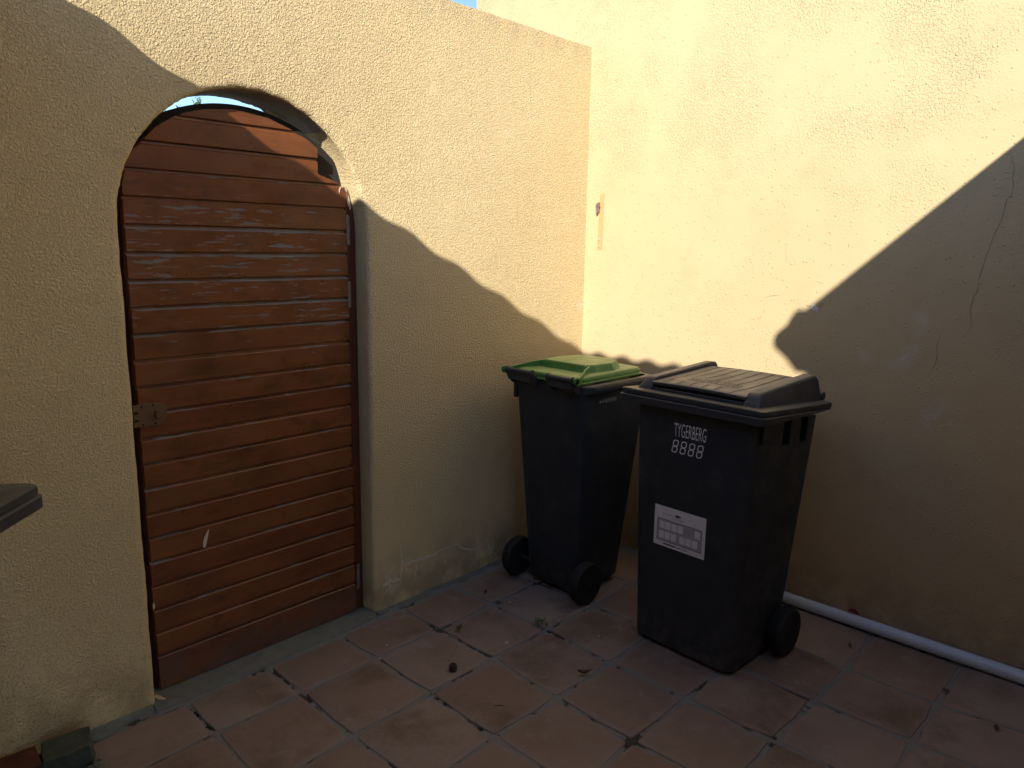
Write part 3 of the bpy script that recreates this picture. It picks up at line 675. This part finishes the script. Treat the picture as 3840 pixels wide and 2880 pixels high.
def bin_green():
    B = empty('wheelie_bin', (-.736, -.350, 0), -.029); zt = .944
    def ring(k):
        x0 = .090 + (.045 - .090) * k; x1 = .398 + (.500 - .398) * k; hw = .155 + (.204 - .155) * k; hl = .128 + (.184 - .128) * k
        return rrect(x0, x1, -hw, hl, .03, .034 + (.915 - .034) * k, 6)
    bt = [(.25 + (x - .25) * .92, y * .90, .018) for x, y, z in ring(0)]
    MB().rings([bt] + [ring(k) for k in (0, .15, .5, .85, 1)]).build('body', M_BIN, B, ang=40)
    MB().box(.050, .10, .176, .196, .845, .915).build('back_rib', M_BIN, B, bevel=.003)
    def lip(e, z): return [(x, y, z) for x, y, _ in rrect(.045 + e, .533 - e, -.222 + e, .222 - e, (.03, .06, .06, .03), 0, 6)]
    MB().rings([lip(.02, .914), lip(.002, .910), lip(0, .913), lip(0, .939), lip(.004, zt), lip(.03, zt)], cap0=False, cap1=False).build('rim', M_RIM, B, ang=40)
    # lid plate
    def pl(e, z, x0=.03): return [(x, y, z + .012 * max(0, (x - .30)) ** 1) for x, y, _ in rrect(x0 + e, .492 - e, -.185 + e, .185 - e, (.045, .045, .045, .045), 0, 7)]
    lid = MB().rings([pl(0, .947), pl(0, .953), pl(.004, .956), pl(.004, .968), pl(.010, .976), pl(.022, .979)]).build('lid', M_GREEN, B, ang=38)
    # raised plateau and its two arms that run down to the hinge ends
    pb = [(.16, .122), (.16, -.112), (.205, -.132), (.30, -.145), (.385, -.112), (.405, -.06), (.405, .06), (.385, .112), (.30, .145), (.20, .140)]
    sc = lambda f, z: [(.28 + (x - .28) * f, y * f, z + .012 * max(0, x - .30)) for x, y in pb]
    MB().rings([sc(1.10, .974), sc(1.0, 1.004), sc(.96, 1.010), sc(.5, 1.0135)]).build('lid_plateau', M_GREEN, lid, sm=False, bevel=.0022)
    for s_ in (1, -1):
        m = MB(); arm = [(.17, .128, 1.008, .008), (.115, .150, 1.002, .008), (.06, .178, .989, .008), (.012, .198, .980, .008), (-.006, .202, .976, .008)]
        m.rings([[(x, s_ * (y - t_ / 2), zb), (x, s_ * (y + t_ / 2), zb), (x, s_ * (y + t_ / 2), z), (x, s_ * (y - t_ / 2), z)] for (x, y, z, t_), zb in zip(arm, (.974, .968, .950, .952, .960))])
        m.build('hinge_arm', M_GREEN, lid, bevel=.0025)
        MB().lathe([(-.006, .010), (-.005, .0155), (.006, .0155), (.008, .013), (.008, .008), (.002, .007)], (0, s_ * .200, .973), (0, s_, 0), 20).build('hinge_eye', M_GREEN, lid)
        MB().lathe([(-.004, .0095), (.0095, .0095), (.0105, .006)], (0, s_ * .200, .973), (0, s_, 0), 16).build('eye_hole_disc', M_HOLE, lid)  # black disc paints the dark hole in the hinge eye
    for a, b in ((.034, .186), (-.188, -.045)):
        h = MB().lathe([(a, .009), (a + .002, .0155), (a + .008, .0155), (a + .010, .0115), (b - .010, .0115), (b - .008, .0155), (b - .002, .0155), (b, .009)], (0, 0, .973), (0, 1, 0), 18)
        h.rings([[(.0, y, .972), (-.010, y, .967), (-.004, y, .945), (.022, y, .918), (.06, y, .905), (.06, y, .93), (.03, y, .955)] for y in (b - .012, b - .005)])
        h.rings([[(.0, y, .972), (-.010, y, .967), (-.004, y, .945), (.022, y, .918), (.06, y, .905), (.06, y, .93), (.03, y, .955)] for y in (a + .005, a + .012)])
        h.box(-.004, .05, a + .01, b - .01, .935, .962)
        h.build('handle', M_RIM, B, ang=35)
    m = MB(); m.tube([(.103, -.20, .090), (.103, .20, .090)], .011, 12); m.build('axle', M_TYRE, B)
    wheel(B, (.103, -.200, .090), -1, .090, .046); wheel(B, (.103, .200, .090), 1, .090, .046)
    # stamped serial number on the side
    text_mesh('1018107576', 'serial_number', M_SERIAL, B, (.165, -.2055, .862), (1, 0, 0), (0, .04, 1), .093, .0165)
    o = MB().lathe([(0, .0001), (.0006, .0055)], (.153, -.2052, .870), (0, -1, 0), 12).build('stamp_mark', M_SERIAL, B)
    return B
b2 = bin_green()
tag(b2, 'black wheelie bin with a green lid in the corner, wheels towards the gate', 'bin', 'wheelie bins in the yard')
u1, yaw3 = Vector((-.69, -.724)), None
# third bin: only a lid corner comes into the frame; front corner at (-2.60,-.577)
yaw3 = math.atan2(-.69, .724) + math.pi      # its back-to-front axis
cx3, cy3 = -2.600, -.577
ux, uy = Vector((-.724, .69)), Vector((-.69, -.724))   # u into the depth, v to the side
org = Vector((cx3, cy3)) + uy * .284
b3 = bin_charcoal('wheelie_bin', (org.x, org.y, 0), math.atan2(ux.y, ux.x), prints=False, slope=.02)
tag(b3, 'dark bin lid corner poking in beside the gate at the picture edge', 'bin', 'wheelie bins in the yard')
for o in b3.children:
    if o.name.startswith('body'): o.location = (.075, .06, 0); o.scale = (.85, .75, 1)

# ------------------------------------------------------------------ pipe, peg, screws
pp = MB(); n = 24; ys = np.linspace(-.70, -4.2, 30)
pp.tube([(-.031 - .002 * math.sin(y * 2.3), y, .0265) for y in ys], .0245, 20)
po = pp.build('drain_pipe', M_PVC, ang=40); tag(po, 'white plastic pipe lying on the tiles along the foot of the cream wall', 'pipe')
MB().prism([(-1.42, .048), (-1.428, .062), (-1.445, .064), (-1.462, .054), (-1.466, .046)], -.012, -.006, 0).build('red_scrap', M_PVCLINE, sm=False)
tag(bpy.data.objects['red_scrap'], 'small red scrap wedged between the white pipe and the wall', 'scrap')
stp = [(-.084, 1.752), (-.106, 1.752), (-.108, 1.74), (-.1065, 1.62), (-.105, 1.486), (-.076, 1.485), (-.078, 1.60), (-.082, 1.70)]
so_ = MB().prism(stp, -.0025, .001, 0).build('wall_strip', M_STRIP, sm=False, bevel=.0006); tag(so_, 'narrow orange strip fixed upright on the sunny wall near the corner', 'strip')
peg = empty('clothes_peg', (-.004, -.082, 1.69)); tag(peg, 'grey wooden clothes peg hanging from the orange wall strip', 'peg')
P2 = [(-.0055, .022), (.0055, .022), (.0055, .004), (.0045, -.012), (.0035, -.030), (-.0055, -.026)]
MB().prism(P2, -.010, -.003, 0).build('peg_half', M_PEG, peg, sm=False, bevel=.0008)
MB().prism([(y + .0035, z - .006) for y, z in P2], -.0185, -.0115, 0).build('peg_half', M_PEG, peg, sm=False, bevel=.0008)
MB().tube([(-.011, -.012, .001), (-.011, .012, .001)], .003, 10).tube([(-.020, -.004, .003), (-.020, .010, .001)], .0012, 6).build('spring', M_STEEL, peg)
for z, lb in ((1.533, 'upper round washer screwed into the foot of the orange strip'), (1.502, 'lower round washer screwed into the foot of the orange strip')):
    e = empty('washer', (-.0026, -.0865, z)); tag(e, lb, 'washer', 'washers on the orange strip')
    MB().lathe([(0, .0060), (.004, .0060), (.005, .0050), (.005, .0024), (.002, .0022)], (0, 0, 0), (-1, 0, 0), 18).build('ring', M_FLAKE, e)
    MB().lathe([(0, .0022), (.0028, .0022), (.003, .001)], (0, 0, 0), (-1, 0, 0), 10).build('screw', M_HOLE, e)

# ------------------------------------------------------------------ bricks and litter on the floor
def rough_block(name, c, dims, rz, mat, tilt=(0, 0), amp=.006):
    bm = bmesh.new(); bmesh.ops.create_cube(bm, size=1); bmesh.ops.subdivide_edges(bm, edges=bm.edges, cuts=3, use_grid_fill=True)
    for v in bm.verts:
        v.co = Vector((v.co.x * dims[0], v.co.y * dims[1], v.co.z * dims[2])) + Vector((random.uniform(-1, 1), random.uniform(-1, 1), random.uniform(-1, 1))) * amp
    me = bpy.data.meshes.new(name); bm.to_mesh(me); bm.free(); me.materials.append(mat); smooth(me, 50)
    o = bpy.data.objects.new(name, me); COL.objects.link(o); o.location = c; o.rotation_euler = (tilt[0], tilt[1], rz)
    b = o.modifiers.new('bevel', 'BEVEL'); b.width = .004; b.segments = 2
    return o
tag(rough_block('concrete_block', (-2.487, -.100, .028), (.125, .090, .075), rad(-14), M_BRICKG, (rad(4), rad(-5)), .004), 'mossy grey block of concrete lying at the foot of the ochre wall', 'block')
tag(rough_block('brick', (-2.655, -.070, .020), (.20, .105, .070), rad(-4), M_BRICKR, (0, 0), .003), 'broken red brick lying beside the mossy grey block', 'brick')
tag(rough_block('stone', (-2.440, -.180, .006), (.032, .028, .020), rad(30), M_CEM, (0, 0), .004), 'small pale stone in front of the mossy grey block', 'stone')
def leaf(name, c, L_, W_, rz, mat, curl=.35, lift=.004, fold=.3, label=None, cat='leaf', group=None):
    m = MB(); n = 7; vs = []
    for i in range(n):
        t = i / (n - 1); hw = W_ * math.sin(math.pi * min(.97, max(.03, t ** .8))) * .5; z = lift + curl * L_ * (t - .5) ** 2 * 2
        for e in (-1, 0, 1): vs.append(((t - .5) * L_, e * hw, z + abs(e) * fold * hw + random.uniform(0, .0008)))
    fs = [(3 * i + a, 3 * i + a + 1, 3 * i + a + 4, 3 * i + a + 3) for i in range(n - 1) for a in (0, 1)]
    o = m.add(vs, fs).build(name, mat); o.location = (*c, 0); o.rotation_euler = (0, 0, rz)
    s_ = o.modifiers.new('thick', 'SOLIDIFY'); s_.thickness = .0008
    return tag(o, label, cat, group)
leaf('dry_leaf', (-1.179, -.349), .036, .024, .3, M_LEAFD, .9, .006, .9, 'curled brown leaf on a tile midway between gate and green-lidded bin')
leaf('dry_leaf', (-1.073, -.889), .060, .016, -.62, M_LEAFD, .5, .005, 1.2, 'long rolled brown leaf lying over a joint in front of the charcoal bin')
leaf('dry_leaf', (-.585, -.200), .060, .024, 1.0, M_LEAFD, .4, .004, .4, 'dark leaf under the green-lidded bin beside its far wheel')
leaf('dry_leaf', (-.615, -.380), .085, .030, -.9, M_LEAFD, .1, .003, .2, 'flat dark leaf under the green-lidded bin between its wheels')
leaf('dry_leaf', (-.875, -.190), .035, .014, .6, M_LEAFD, .4, .003, .6, 'small dry leaf on a joint near the far wheel of the green-lidded bin')
leaf('dry_leaf', (-.905, -.300), .034, .016, -.8, M_LEAFD, .2, .003, .5, 'reddish dry leaf in a joint behind the green weed')
leaf('dry_leaf', (-.278, -1.846), .028, .016, 1.2, M_LEAFD, .4, .004, .5, 'small brown leaf on a joint below the white pipe')
leaf('dry_leaf', (-.393, -2.018), .026, .018, .2, M_LEAFD, .5, .004, .5, 'small brown leaf in the corner of the picture, farthest from the gate')
leaf('dry_leaf', (-.205, -1.50), .032, .014, .5, M_LEAFD, .5, .004, .5, 'tan curled leaf tucked against the white pipe')
MB().lathe([(0, .012), (.002, .0145), (.020, .0145), (.0235, .0125), (.0235, .010), (.020, .009)], (-1.384, -.538, .0), (0, 0, 1), 20).build('bottle_cap', M_NUT)
tag(bpy.data.objects['bottle_cap'], 'dark brown bottle cap standing on a tile in front of the gate', 'cap')
MB().tube([(-1.432, -.787, .003), (-1.418, -.800, .0035), (-1.407, -.815, .003)], [.0006, .0012, .0005], 6).build('twig', M_LEAFD)
tag(bpy.data.objects['twig'], 'tiny dark twig on a tile in the foreground', 'twig')
cf = [(-2.193, .041), (-2.181, .050), (-2.170, .010), (-2.168, .003), (-2.176, .002), (-2.188, .016)]
MB().prism(cf, .0075, .0090, 2).build('paint_flake', M_CRFL, sm=False); tag(bpy.data.objects['paint_flake'], 'cream paint flake on the cement sill at the foot of the gate', 'flake')
for i, (x, y, s_, lb) in enumerate(((-1.369, -.137, .009, 'pale chip on the tile by the gate hinge side'), (-1.445, -.233, .013, 'longer pale chip at the edge of the tile below the gate'), (-.864, -.326, .016, 'pale chip between the weed and the green-lidded bin'), (-1.111, -.542, .022, 'thin pale scrape on the tile before the weed'), (-1.326, -1.233, .010, 'pale chip on a joint at the bottom of the picture'), (-1.511, -.995, .008, 'pale chip on the nearest tile'), (-.823, -.765, .012, 'pale chip on the tile beside the charcoal bin foot'))):
    k = 6; P = [(x + s_ * .5 * math.cos(a) * random.uniform(.7, 1.1), y + s_ * .28 * math.sin(a) * random.uniform(.7, 1.1)) for a in [2 * math.pi * q / k for q in range(k)]]
    o = MB().prism(P, .0002, .0022, 2).build('chip', M_FLAKE, sm=False); tag(o, lb, 'chip', 'pale chips on the tiles')
# weed in the joint
wd = empty('weed', (-.923, -.544, 0)); tag(wd, 'small green weed growing from a joint in front of the bins', 'weed')
m = MB()
for k in range(44):
    a = random.uniform(0, 2 * math.pi); r = random.uniform(.004, .034); h = random.uniform(.004, .026); s_ = random.uniform(.009, .015)
    p = Vector((r * math.cos(a), r * math.sin(a), h)); d = Vector((math.cos(a + .4), math.sin(a + .4), random.uniform(-.1, .7))).normalized() * s_; q = Vector((-d.y, d.x, 0)).normalized() * s_ * .38
    m.add([p - d * .5, p + q, p + d * .5, p - q], [(0, 1, 2, 3)])
m.build('leaves', M_WEED, wd, sm=False)
# moss cushions in the joints
m = MB()
for (cx, cy, dx, dy, ln, k_) in ((-2.127, -.115, 0, -1, .14, 60), (-1.537, -.589, .2, -1, .10, 40), (-1.525, -.700, 0, -1, .20, 40), (-2.03, -.276, 1, 0, .05, 14), (-1.22, -.90, .7, .7, .05, 16), (-1.10, -.885, 1, 0, .10, 18), (-.93, -.56, 0, -1, .06, 16)):
    for q in range(k_):
        t = random.uniform(0, ln); x = cx + dx * t + random.gauss(0, .004); y = cy + dy * t + random.gauss(0, .004); s_ = random.uniform(.002, .005)
        v = [(x + s_ * math.cos(a), y + s_ * math.sin(a), -.006) for a in (0, 1.57, 3.14, 4.71)] + [(x, y, -.003 + s_ * .7)]
        m.add(v, [(0, 1, 4), (1, 2, 4), (2, 3, 4), (3, 0, 4)])
M_MOSS = plain('moss', (.030, .042, .012), 1, var=.5)
tag(m.build('moss', M_MOSS), kind='stuff')
# loose grit in the joints
m = MB()
for q in range(420):
    i, j = random.randint(-4, 3), random.randint(-1, 5)
    a, b = Vector(node(i, j)), Vector(node(i + 1, j) if random.random() < .5 else node(i, j + 1)); t = random.random()
    p = a.lerp(b, t) + Vector((random.gauss(0, .006), random.gauss(0, .006))); s_ = random.uniform(.001, .0032)
    if p.y > -.01 or p.x > -.01: continue
    v = [(p.x + s_ * math.cos(an), p.y + s_ * math.sin(an), -.005) for an in (.3, 1.9, 3.3, 4.9)] + [(p.x, p.y, -.004 + s_)]
    m.add(v, [(0, 1, 4), (1, 2, 4), (2, 3, 4), (3, 0, 4)])
tag(m.build('grit', M_CEM), kind='stuff')

# ------------------------------------------------------------------ shrub beyond the gate
sh = empty('shrub', (-1.40, 1.62, -.05)); tag(sh, 'green shrub whose tips show above the gate against the sky', 'shrub')
m = MB()
tips = [(.150, -.12, 2.250), (.128, -.12, 2.232), (.172, -.10, 2.238), (.160, -.11, 2.244), (-.016, -.12, 2.212), (-.030, -.12, 2.200), (-.055, -.12, 2.188), (-.086, -.12, 2.168), (-.12, -.10, 2.15), (.06, -.1, 2.196), (.21, -.12, 2.222)]
stems = MB()
for tx, ty, tz in tips + [(random.uniform(-.5, .5), random.uniform(-.1, .5), random.uniform(1.2, 1.85)) for _ in range(26)]:
    base = Vector((tx * .25, ty * .25, 0)); top = Vector((tx, ty, tz)); mid = base.lerp(top, .55) + Vector((random.uniform(-.05, .05), random.uniform(-.05, .05), 0))
    stems.tube([base, mid, top], [.010, .006, .0015], 6)
    for k in range(46):
        t = 1 - random.random() ** 1.6 * .75 if k > 12 else 1 - .06 * random.random(); p = (mid.lerp(top, (t - .55) / .45) if t > .55 else base.lerp(mid, t / .55))
        a = random.uniform(0, 2 * math.pi); d = Vector((math.cos(a), math.sin(a), random.uniform(.1, 1.1))).normalized(); s_ = random.uniform(.016, .030)
        q = d.cross(Vector((random.uniform(-1, 1), random.uniform(-1, 1), random.uniform(-1, 1)))).normalized() * s_ * .20
        m.add([p, p + d * s_ * .5 + q, p + d * s_, p + d * s_ * .5 - q], [(0, 1, 2, 3)])
m.build('leaves', M_WEED, sh, sm=False); stems.build('stems', M_BARK, sh)

# ------------------------------------------------------------------ the buildings out of frame that throw the shade
hs = empty('house', (-.2, -4.5, 0)); tag(hs, 'plastered house with tiled eave and gutter behind the viewer', 'house'); HO = (-.2, -4.5, 0); ZF = .9655 + .5 * 2.6
MB().box(-2.66, -2.585, -4.9, -2.605, 2.20, ZF + .10).build('light_blocker', M_GUT, hs, HO, sm=False)  # unseen board added to stop sun leaking in below the gutter
MB().box(-2.22, -.002, -6.5, -2.87, -.08, 2.30).build('wall', M_W2, hs, HO, sm=False)
pit = math.tan(rad(22)); ye, ze = -2.446, 2.45
rf = MB(); xs = np.linspace(-2.33, -.003, 70)
top = lambda x, y: ze + (ye - y) * pit
rf.rings([[(x, ye, ze - .03), (x, -6.6, top(x, -6.6) - .03), (x, -6.6, top(x, -6.6)), (x, ye, ze)] for x in (-2.33, -.003)])
rf.build('roof', M_ROOFT, hs, HO, sm=False)
MB().box(-2.30, -.003, -2.88, -2.46, 2.14, 2.16).box(-2.30, -.003, -2.47, -2.45, 2.16, 2.41).box(-2.30, -2.28, -6.5, -2.46, 2.16, 2.42).build('eave_boards', M_GUT, hs, HO, sm=False)
gp = [(-2.444, 2.425), (-2.366, 2.418), (-2.345, 2.385), (-2.328, 2.345), (-2.290, 2.315), (-2.280, 2.285), (-2.286, 2.255), (-2.340, 2.215), (-2.384, 2.165), (-2.444, 2.165)]
gi = [(y * .985 + (-2.39) * .015, z * .97 + 2.30 * .03) for y, z in gp]
g = MB().rings([[(x, y, z) for y, z in gp] for x in (-2.33, -2.322)])
g.rings([[(x, y, z) for y, z in gp[3:]] + [(x, y + (.006 if y < -2.43 else -.004), z + .006) for y, z in gp[3:][::-1]] for x in (-2.322, -.003)])
g.build('gutter', M_GUT, hs, HO, sm=False)
cp = empty('lean_to_roof', (-3.6, -1.3, 2.3)); tag(cp, 'corrugated lean-to roof over the viewer', 'roof'); CO = (-3.6, -1.3, 2.3)
XE, ZE = -2.6, .9655 + .5 * 2.6
ys = np.linspace(-.005, -4.90, 760)
def cz(y): return .0092 * math.cos(2 * math.pi * (y + .545 * 2.6 + .112) / .145) + .006 + .012 * (y + 1.0)
m = MB(); nY = len(ys); cols = [(XE, 0), (-3.2, .05), (-4.0, .12), (-4.74, .18)]
for dz in (0, -.007):
    for x, up in cols: m.v += [(x, y, ZE + up + cz(y) + dz) for y in ys]
for L_ in range(2):
    for c in range(3):
        o_ = (L_ * 4 + c) * nY
        m.f += [(o_ + i, o_ + i + 1, o_ + nY + i + 1, o_ + nY + i) for i in range(nY - 1)]
m.f += [(i, i + 1, 4 * nY + i + 1, 4 * nY + i) for i in range(nY - 1)]
m.build('roof_sheet', M_SHEET, cp, CO, ang=60)
for a, b, z0, z1 in ((-2.72, -2.67, ZE - .12, ZE - .022), (-3.6, -3.55, ZE - .05, ZE + .055)): MB().box(a, b, -4.88, -.01, z0, z1).build('purlin', M_WDARK, cp, CO, sm=False)
lw = MB().box(-4.95, -4.75, -6, WT, -.08, 2.62).build('side_wall', M_W2, sm=False); tag(lw, 'ochre side wall of the yard under the lean-to roof', 'wall')
